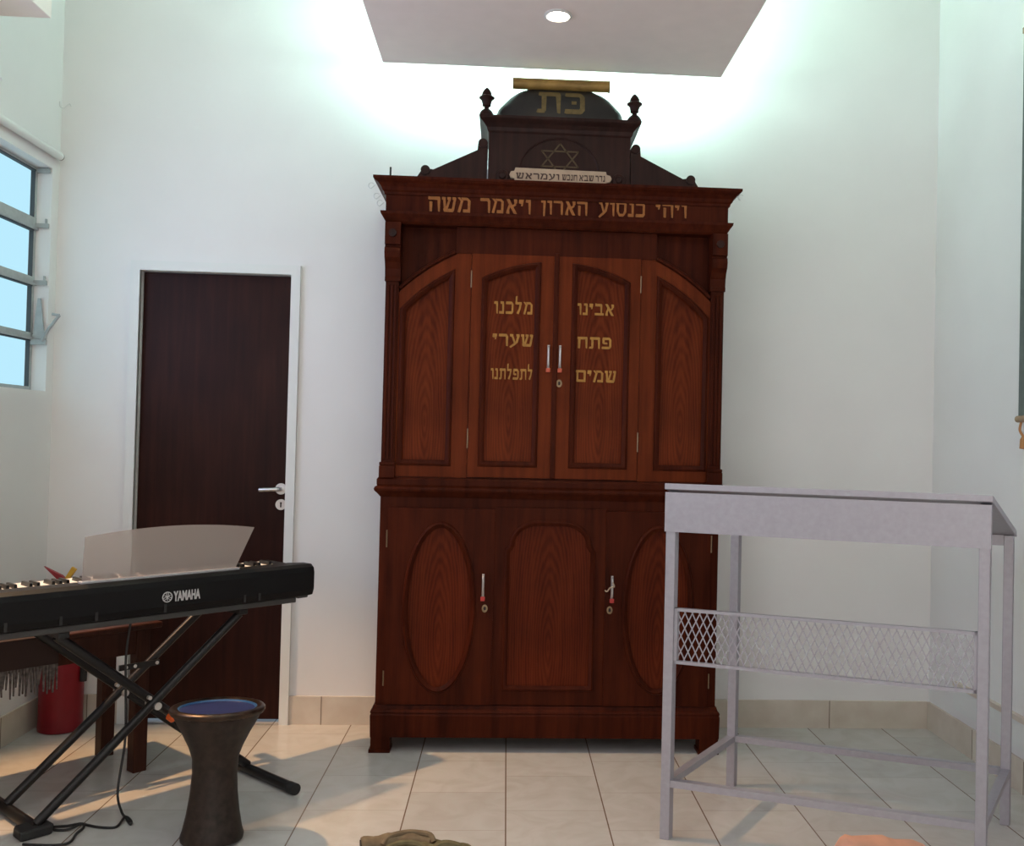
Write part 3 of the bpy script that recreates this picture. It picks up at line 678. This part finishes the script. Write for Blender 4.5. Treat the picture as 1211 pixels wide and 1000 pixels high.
# ------------------------------------------------------------------ silver reading table
FL = Vector((.547, 3.140, 0)); TU = Vector((math.cos(-.391), math.sin(-.391), 0)); TV = Vector((math.sin(.60), math.cos(.60), 0))
TW, TD, ZT, ZBK, ZS = .938, .577, 1.143, 1.012, .180
tb = thing('reading_table', 'silver painted steel reading table with sloping top, right of the cabinet', 'table', FL)
def tp(u, v, z): return TU * u + TV * v + Vector((0, 0, z))
def sb(bm, u0, u1, v0, v1, z0, z1, z0b=None, z1b=None):
    z0b = z0 if z0b is None else z0b; z1b = z1 if z1b is None else z1b
    hexa(bm, [tp(u0, v0, z0), tp(u1, v0, z0), tp(u1, v1, z0b), tp(u0, v1, z0b), tp(u0, v0, z1), tp(u1, v0, z1), tp(u1, v1, z1b), tp(u0, v1, z1b)])
hl = .0155
def zt(v): return ZT + (ZBK - ZT) * v / TD
for u, v in ((0, 0), (TW, 0), (0, TD), (TW, TD)):
    bm = B(); z1 = zt(v) - .022; sb(bm, u - hl, u + hl, v - hl, v + hl, 0, z1); obj('leg', bm, ALU, tb, bevel=.002)
bm = B(); sb(bm, -hl - .004, TW + hl + .006, -hl - .008, TD + hl + .008, zt(-.03) - .020, zt(-.03), zt(TD + .03) - .022, zt(TD + .03)); obj('tabletop', bm, ALU, tb, bevel=.002)
bm = B(); sb(bm, -hl - .002, TW + hl + .002, -hl - .006, -hl, ZT - .150, ZT - .022); obj('front_apron', bm, ALU, tb)
bm = B(); sb(bm, hl, TW - hl, TD - .012, TD + .012, ZBK - .058, ZBK - .022); obj('rear_rail', bm, ALU, tb)
for a in ((hl, TW - hl, -.014, .014), (hl, TW - hl, TD - .014, TD + .014), (-.014, .014, hl, TD - hl), (TW - .014, TW + .014, hl, TD - hl)):
    bm = B(); sb(bm, *a, ZS - .011, ZS + .011); obj('stretcher', bm, ALU, tb)
mp_ = B(); u0, u1, z0, z1 = hl, TW - hl, .566, .746
for a in ((u0, u1, z0, z0 + .010), (u0, u1, z1 - .010, z1), (u0, u0 + .010, z0, z1), (u1 - .010, u1, z0, z1)): sb(mp_, a[0], a[1], -.008, .008, a[2], a[3])
fr = obj('mesh_frame', mp_, ALU, tb)
bm = B(); dw, dh = .0240, .0500; m0, m1, n0, n1 = u0 + .010, u1 - .010, z0 + .010, z1 - .010
sl = dh / dw; hw = .0017
k = m0 - (n1 - n0) / sl
while k < m1 + (n1 - n0) / sl:
    for sg in (1, -1):
        # line z = n0 + sg*sl*(u-k) (sg>0) or n1 - ...
        a_u, a_z, b_u, b_z = (k, n0, k + (n1 - n0) / sl, n1) if sg > 0 else (k, n1, k + (n1 - n0) / sl, n0)
        t0, t1 = 0., 1.; du = b_u - a_u
        t0 = max(t0, (m0 - a_u) / du); t1 = min(t1, (m1 - a_u) / du)
        if t1 - t0 > .02:
            pa = (a_u + du * t0, a_z + (b_z - a_z) * t0); pb = (a_u + du * t1, a_z + (b_z - a_z) * t1)
            d_ = Vector((pb[0] - pa[0], pb[1] - pa[1])).normalized(); nn = Vector((-d_.y, d_.x)) * hw
            q = [(pa[0] - nn.x, pa[1] - nn.y), (pb[0] - nn.x, pb[1] - nn.y), (pb[0] + nn.x, pb[1] + nn.y), (pa[0] + nn.x, pa[1] + nn.y)]
            v0, v1 = (-.0015, .0005) if sg > 0 else (-.0005, .0015)
            prism_f(bm, q, lambda u, z: tp(u, v0, z), lambda u, z: tp(u, v1, z))
    k += dw
obj('diamond_mesh', bm, ALU, fr)

# ------------------------------------------------------------------ keyboard on its stand; local axes: x along the keyboard (u), y towards the player (-n)
KU = Vector((.693, .721, 0)).normalized(); Q0 = Vector((-1.46, 3.17, 0)); KANG = math.atan2(KU.y, KU.x)
st = thing('keyboard_stand', 'black double-braced X stand carrying the keyboard', 'stand', Q0, KANG)
BACKP = .24
for y in (0, BACKP):
    for a, b in (((0, .035), (.69, .612)), ((.055, .612), (.76, .035))):
        bm = B(); yy = y + (.014 if a[0] else -.014)
        tube(bm, [(a[0], yy, a[1]), (b[0], yy, b[1])], .0155, 14); lg = obj('leg', bm, BLACK2, st, smooth=True)
    bm = B(); disc_y(bm, .378, y - .036, y + .036, .335, .013, 14); disc_y(bm, .35, y - .034, y - .02, .368, .007, 10); obj('bolt', bm, STEEL, st, smooth=True)
bm = B(); box(bm, .352, .50, BACKP - .038, BACKP - .030, .418, .438); pl_ = obj('adjuster_plate', bm, BLACK2, st)
for x in (.375, .408, .490):
    bm = B(); disc_y(bm, x, BACKP - .0405, BACKP - .037, .428, .0065, 10); obj('plate_hole', bm, STEEL, pl_)
for x in (.69, .055):
    bm = B(); box(bm, x - .018, x + .018, -.045, BACKP + .06, .612, .634); obj('support_bar', bm, BLACK2, st, bevel=.004)
bm = B(); tube(bm, [(.76, -.285, .020), (.76, BACKP + .10, .020)], .019, 14); fb = obj('foot_bar', bm, BLACK2, st, smooth=True)
bm = B(); tube(bm, [(.76, -.30, .020), (.76, -.262, .020)], .0205, 14); obj('foot_cap', bm, RUBBER, fb, smooth=True)
bm = B(); tube(bm, [(0, -.02, .020), (0, BACKP + .10, .020)], .019, 14); fb = obj('foot_bar', bm, BLACK2, st, smooth=True)
bm = B(); hexa(bm, [(-.055, -.045, 0), (.040, -.045, 0), (.040, .030, 0), (-.055, .030, 0), (-.062, -.05, .034), (.045, -.05, .034), (.040, .025, .036), (-.05, .025, .036)]); obj('foot_block', bm, RUBBER, fb, bevel=.008)
bm = B(); tube(bm, [(.428, -.018, .290), (.444, -.018, .276)], .015, 12); obj('locking_knob', bm, ORANGE, st, smooth=True, label='orange plastic knob')

UE, LEN, ZK = .965, 1.33, .635
kb = thing('electronic_keyboard', 'black electronic keyboard seen from behind, on the X stand', 'keyboard', Q0 + Vector((0, 0, ZK)), KANG)
# profile in (y, z): y = -n ; back face at y=-.09
prof = [(-.050, .020), (-.082, .028), (-.090, .050), (-.090, .118), (-.086, .136), (-.070, .147), (-.03, .147), (.070, .136), (.078, .112), (.212, .108), (.219, .100), (.219, .050), (.212, .022)]
bm = B(); secs = []
for uu, k_ in ((UE, .93), (UE - .004, .975), (UE - .014, 1), (UE - LEN + .014, 1), (UE - LEN, .93)):
    cy_, cz_ = .065, .070
    secs.append([bm.verts.new((uu, cy_ + (y - cy_) * (k_ * .5 + .5), cz_ + (z - cz_) * k_)) for y, z in prof])
for a, b in zip(secs, secs[1:]):
    for i in range(len(prof)): bm.faces.new((a[i], a[(i + 1) % len(prof)], b[(i + 1) % len(prof)], b[i]))
bm.faces.new(secs[0]); bm.faces.new(secs[-1]); bd = obj('body', bm, BLACK, kb)
bm = B(); box(bm, UE - LEN + .03, UE - .06, -.058, .20, .0, .021); box(bm, UE - .06, UE - .014, -.068, .20, .016, .03); obj('base_tray', bm, GREYP, kb, bevel=.004)
for e0, e1 in ((UE - .062, UE - .012), (UE - LEN + .012, UE - LEN + .062)):
    bm = B(); box(bm, min(e0, e1), max(e0, e1), .076, .215, .104, .134); obj('end_cheek', bm, BLACK, kb, bevel=.005)
for x in (-.14, .02, .13, .36, .66, .72):
    bm = B(); box(bm, x, x + .009, -.0915, -.088, .03, .058); obj('back_rib', bm, RUBBER, kb)
kw = 1.20 / 52; wmesh = bmesh.new(); box(wmesh, -kw / 2 + .0006, kw / 2 - .0006, .084, .200, .110, .132)
proto = None; ux = UE - .066 - kw / 2
pat = 'ABCDEFG'; black_after = set('ACDFG')
bmesh_b = bmesh.new(); hexa(bmesh_b, [(-.0055, .082, .126), (.0055, .082, .126), (.0055, .155, .126), (-.0055, .155, .126), (-.0042, .082, .145), (.0042, .082, .145), (.0042, .148, .145), (-.0042, .148, .145)])
wk = obj('white_key', wmesh, KEYW, kb); bk = obj('black_key', bmesh_b, KEYB, kb)
for i in range(52):
    o = wk if i == 0 else wk.copy()
    if i: COL.objects.link(o); o.parent = kb
    o.location = (ux - i * kw, 0, 0)
fb_ = True
for i in range(51):
    if pat[i % 7] in black_after:
        o = bk if fb_ else bk.copy()
        if not fb_: COL.objects.link(o); o.parent = kb
        fb_ = False; o.location = (ux - (i + .5) * kw, 0, 0)
# music rest, leaning back towards the camera
bm = B(); N_ = 24; f0, f1 = [], []
def rest(u, h): return Vector((u, -.035 - h * .26, .150 + h))
poly = [(.108, 0), (.655, 0)] + [(.705 - .005 * 0 - (.705 - .098) * i / N_, .150 + .022 * 4 * (i / N_) * (1 - i / N_) - .006 * (i / N_) * 0) for i in range(N_ + 1)]
prism_f(bm, poly, lambda u, h: rest(u, h), lambda u, h: rest(u, h) + Vector((0, .003, 0))); mr_ = obj('music_rest', bm, ACRYL, kb, label='smoky translucent sheet music rest')
bm = B(); box(bm, .10, .665, -.052, -.022, .143, .154); obj('rest_lip', bm, simple('clear_grey_lip', (.38, .38, .39), .35), mr_, bevel=.003)
# maker's lettering on the back
def text_mesh(txt, size):
    cu = bpy.data.curves.new('lettering', 'FONT'); cu.body = txt; cu.size = size; cu.extrude = .0006; cu.align_x = 'LEFT'; cu.offset = .0016
    o = bpy.data.objects.new('lettering', cu); COL.objects.link(o)
    dg = bpy.context.evaluated_depsgraph_get(); me = bpy.data.meshes.new_from_object(o.evaluated_get(dg))
    bpy.data.objects.remove(o); return me
me = text_mesh('YAMAHA', .046)
bm = B(); bm.from_mesh(me); xs = [v.co.x for v in bm.verts]; x0, x1 = min(xs), max(xs)
LU0, LU1, LZ = .392, .490, .066
for v in bm.verts:
    # seen from behind, reading direction runs along +u
    v.co = Vector((LU0 + (v.co.x - x0) / (x1 - x0) * (LU1 - LU0), -.0905 - v.co.z, LZ + v.co.y))
lt = obj('maker_lettering', bm, LOGO, kb)
bm = B(); cx_, cz_, rr = .370, LZ + .016, .0165
tube(bm, [(cx_ + rr * math.cos(2 * math.pi * i / 28), -.091, cz_ + rr * math.sin(2 * math.pi * i / 28)) for i in range(28)], .0018, 6, True)
for k_ in range(3):
    a = R(90 + 120 * k_); d_ = Vector((math.cos(a), math.sin(a))); n_ = Vector((-d_.y, d_.x))
    def seg(p, q, w_=.0022):
        p, q = Vector(p), Vector(q); t_ = (q - p).normalized(); m_ = Vector((-t_.y, t_.x)) * w_ / 2
        prism(bm, [tuple(Vector((cx_, cz_)) + z_) for z_ in (p - m_, q - m_, q + m_, p + m_)], -.0918, -.0898)
    seg(-d_ * .012, d_ * .003)
    for s in (-1, 1): seg(d_ * .002 + n_ * s * .0032, d_ * .0155 + n_ * s * .0032, .0018)
    seg(d_ * .003 - n_ * .0042, d_ * .003 + n_ * .0042)
obj('tuning_fork_emblem', bm, LOGO, kb)

# cable from the keyboard to the floor
def w2(u, y, z): return Q0 + KU * u + Vector((KU.y, -KU.x, 0)) * (-y) + Vector((0, 0, z))
bm = B()
pts = [(-1.283, 3.45, .636), (-1.298, 3.45, .50), (-1.294, 3.45, .34), (-1.285, 3.43, .21), (-1.285, 3.38, .06), (-1.250, 3.325, .012), (-1.222, 3.29, .006), (-1.200, 3.255, .005), (-1.186, 3.236, .005), (-1.195, 3.262, .006), (-1.222, 3.283, .010), (-1.223, 3.215, .005), (-1.27, 3.21, .005), (-1.314, 3.226, .005), (-1.345, 3.238, .006), (-1.38, 3.222, .005), (-1.428, 3.212, .005), (-1.402, 3.190, .005), (-1.365, 3.190, .006), (-1.335, 3.222, .011), (-1.322, 3.205, .006), (-1.325, 3.16, .005), (-1.318, 3.09, .005), (-1.366, 3.072, .005), (-1.45, 3.08, .005)]
tube(bm, smooth_path(pts, 6), .0042, 7); tag(obj('power_cable', bm, CORD, smooth=True), 'thin black cable hanging from the keyboard and coiled on the floor', 'cable')

# ------------------------------------------------------------------ bench behind the keyboard, with fringed cloth
BU = Vector((.68, .733, 0)).normalized(); BANG = math.atan2(BU.y, BU.x)
bn = thing('wooden_bench', 'dark wooden bench between the keyboard and the left wall', 'bench', (-1.342, 3.780, 0), BANG)
BL, BD, BZ = .60, .26, .556
for x in (-.03, -BL + .03):
    for y in (.0, BD):
        bm = B(); box(bm, x - .026, x + .026, y - .026, y + .026, 0, BZ - .022); obj('leg', bm, W_BENCH, bn, bevel=.003)
bm = B(); box(bm, -BL - .02, .04, -.034, BD + .034, BZ - .022, BZ); obj('bench_top', bm, W_BENCH, bn, bevel=.005)
bm = B(); box(bm, -BL + .056, -.056, -.018, .0, .445, BZ - .022); box(bm, -BL + .056, -.056, BD - .0, BD + .018, .44, BZ - .022); box(bm, -.042, -.024, .026, BD - .026, .44, BZ - .022); box(bm, -BL + .024, -BL + .042, .026, BD - .026, .44, BZ - .022); obj('apron', bm, W_BENCH, bn)
FC = thing('fringed_cloth', 'dark cloth with a ragged fringe hanging under the bench at the left edge', 'cloth', (-1.342, 3.780, 0), BANG)
bm = B(); box(bm, -.60, -.345, -.0405, .20, BZ + .0005, BZ + .004); box(bm, -.60, -.345, -.0405, -.037, .455, BZ + .002); obj('cloth_body', bm, W_BENCH if False else simple('dark_brown_cloth', (.03, .014, .010), .9), FC)
bm = B()
for i in range(24):
    x = -.596 + i * .0107; l = .055 + random.random() * .05; w_ = .0035 + random.random() * .0025; k_ = random.uniform(-.006, .006)
    hexa(bm, [(x - w_ * .5 + k_, -.0415, .458 - l), (x + w_ * .4 + k_, -.0415, .458 - l), (x + w_ * .4 + k_, -.0365, .458 - l), (x - w_ * .5 + k_, -.0365, .458 - l), (x - w_, -.042, .460), (x + w_, -.042, .460), (x + w_, -.036, .460), (x - w_, -.036, .460)])
fo = obj('fringe', bm, FRINGE, FC); fo['kind'] = 'stuff'

# ------------------------------------------------------------------ fire extinguisher
fx = thing('fire_extinguisher', 'red fire extinguisher standing in the back left corner', 'extinguisher', (-1.872, 4.27, 0))
bm = B(); lathe(bm, [(.080, 0), (.088, .004), (.089, .02), (.087, .06), (.088, .36), (.086, .44), (.076, .49), (.056, .525), (.030, .545), (.022, .555), (.022, .575)], n=36); obj('cylinder', bm, REDP, fx, smooth=True)
bm = B(); lathe(bm, [(.089, .30), (.0905, .302), (.0905, .312), (.089, .314)], n=36); obj('strap', bm, RUBBER, fx, smooth=True)
bm = B(); tube(bm, smooth_path([(.02, -.01, .60), (.08, -.03, .59), (.105, -.03, .50), (.104, -.02, .38), (.100, -.02, .30)], 6), .010, 10); tube(bm, [(.100, -.02, .31), (.098, -.02, .21)], .014, 10); obj('hose', bm, RUBBER, fx, smooth=True)
bm = B(); box(bm, -.022, .022, -.018, .018, .572, .640); obj('valve', bm, REDH, fx, bevel=.004)
bm = B(); hexa(bm, [(-.03, -.010, .618), (.02, -.010, .605), (.02, .010, .605), (-.03, .010, .618), (-.088, -.008, .672), (-.012, -.010, .635), (-.012, .010, .635), (-.088, .008, .672)]); [setattr(v.co, 'z', v.co.z + .02) for v in bm.verts]; obj('lever', bm, REDH, fx, bevel=.002)
bm = B(); hexa(bm, [(-.004, -.008, .612), (.012, -.008, .606), (.012, .008, .606), (-.004, .008, .612), (.030, -.008, .672), (.048, -.008, .660), (.048, .008, .660), (.030, .008, .672)]); [setattr(v.co, 'z', v.co.z + .02) for v in bm.verts]; obj('safety_tag', bm, YEL, fx, bevel=.002, label='yellow safety tag')

# ------------------------------------------------------------------ goblet drum
dr = thing('goblet_drum', 'bronze goblet drum with blue skin on the floor before the keyboard stand', 'drum', (-.895, 3.125, .0055))
dr.rotation_euler = (-.06, 0, 0)
bm = B(); lathe(bm, [(.080, 0), (.094, .0), (.096, .012), (.090, .03), (.080, .08), (.072, .14), (.068, .20), (.070, .250), (.082, .285), (.102, .326), (.122, .362), (.133, .386), (.130, .390), (.06, .385)], n=48); obj('shell', bm, BRONZE, dr, smooth=True)
bm = B(); lathe(bm, [(.131, .386), (.141, .389), (.1455, .396), (.1450, .403), (.140, .408), (.130, .410), (.120, .406), (.117, .394)], n=48); obj('rim', bm, BRONZER, dr, smooth=True)
bm = B(); lathe(bm, [(.120, .400), (.106, .3965), (0, .3965)], n=48); hd = obj('skin', bm, BLUE, dr, smooth=True, label='blue drum skin')
bm = B(); lathe(bm, [(.1205, .397), (.120, .4045), (.115, .4045), (.112, .399)], n=48); obj('skin_hoop', bm, BLUER, hd, smooth=True)

# ------------------------------------------------------------------ wall hanging on the right wall
wh = thing('wall_hanging', 'tall grey-green wall hanging at the right edge of the right wall', 'banner', (XR, 3.2, 0))
bm = B(); box(bm, -.026, -.018, -.42, .377, 1.415, 2.88); obj('cloth', bm, BANNER, wh)
bm = B(); box(bm, -.030, -.001, -.425, .380, 2.878, 2.90); obj('top_rail', bm, TANW, wh)
bm = B(); tube(bm, [(-.022, -.44, 1.402), (-.022, .388, 1.402)], .013, 12); obj('bottom_rod', bm, TANW, wh, smooth=True)
bm = B(); tube(bm, smooth_path([(-.022, .362, 1.392), (-.03, .357, 1.36), (-.022, .345, 1.335)], 5), .005, 8); lathe(bm, [(.004, 1.34), (.012, 1.325), (.014, 1.29), (0, 1.288)], -.022, .345, 12); obj('tassel', bm, TASSEL, wh, smooth=True)

# ------------------------------------------------------------------ cloths on the floor at the bottom of the view
def crumple(bm, cx, cy, rx, ry, h, seed, n=40, m_=18, amp=.25, freq=9):
    rnd = random.Random(seed); ph = [(rnd.uniform(0, 6.3), rnd.uniform(.5, 1.6), rnd.uniform(-1, 1)) for _ in range(7)]
    rows = []
    for j in range(m_ + 1):
        t_ = j / m_; a = math.pi / 2 * t_; row = []
        for i in range(n):
            b = 2 * math.pi * i / n
            wob = sum(math.sin(b * (k_ + 1) * p[1].__round__() + p[0] + t_ * 5 * p[2]) for k_, p in enumerate(ph[:4])) / 4
            r_ = math.cos(a) ** .55 * (1 + amp * .5 * wob * (1 - t_))
            x, y = rx * r_ * math.cos(b), ry * r_ * math.sin(b)
            z = h * math.sin(a) ** .8 * (1 + amp * .55 * math.sin(x / rx * freq * .5 + y / ry * 3 + ph[5][0]) + amp * .35 * math.sin(x / rx * freq - y / ry * 4 + ph[6][0]))
            row.append(bm.verts.new((cx + x, cy + y, max(0.001, z) if j else 0)))
        rows.append(row)
    for a, b in zip(rows, rows[1:]):
        for i in range(n): bm.faces.new((a[i], a[(i + 1) % n], b[(i + 1) % n], b[i]))
    bm.faces.new(rows[-1]); bm.faces.new(rows[0])
kk = thing('khaki_jacket', 'rolled khaki jacket lying on the floor in front of the cabinet', 'jacket', (-.245, 2.995, 0))
bm = B(); crumple(bm, .035, -.015, .16, .095, .040, 3, amp=.3); obj('body', bm, OLIVEC, kk, smooth=True)
bm = B(); pts = smooth_path([(-.165, -.005, .034), (-.10, .01, .038), (-.03, .02, .040), (.04, .02, .034)], 5)
tube(bm, pts, [.027 + .003 * math.sin(i * 1.3) for i in range(len(pts))], 16); sv = obj('sleeve', bm, KHAKI, kk, smooth=True)
bm = B(); tube(bm, [(-.168, -.006, .0338), (-.158, -.0035, .0345)], .021, 16); obj('sleeve_opening', bm, KHAKID, sv)
bm = B(); tube(bm, smooth_path([(-.100, -.02, .046), (-.085, .0, .062), (-.04, .02, .067), (.0, .022, .067), (.040, .015, .062), (.052, .0, .046)], 5), .0085, 8); obj('collar_fold', bm, KHAKI, kk, smooth=True)
bm = B(); tube(bm, smooth_path([(-.085, -.03, .040), (-.05, -.025, .052), (.0, -.02, .050), (.03, -.035, .040)], 5), .010, 8); tube(bm, smooth_path([(.05, -.03, .035), (.085, -.02, .048), (.13, -.02, .040), (.17, -.03, .020)], 5), .014, 8); obj('fold', bm, OLIVEC, kk, smooth=True)
pc = thing('peach_cloth', 'peach coloured cloth lying folded on the floor before the silver table', 'cloth', (1.145, 2.965, 0))
bm = B()
prof = [(-.125, 0), (-.105, .035), (-.085, .066), (-.068, .076), (-.045, .071), (.03, .074), (.058, .074), (.078, .066), (.10, .061), (.16, .060), (.20, .045), (.21, 0)]
prism_f(bm, prof, lambda x, z: (x, -.14, z * .7), lambda x, z: (x * .94, .02, z)); prism_f(bm, prof, lambda x, z: (x * .94, .02, z), lambda x, z: (x * .85, .075, z * .15)); obj('fold', bm, PEACH, pc, smooth=True)
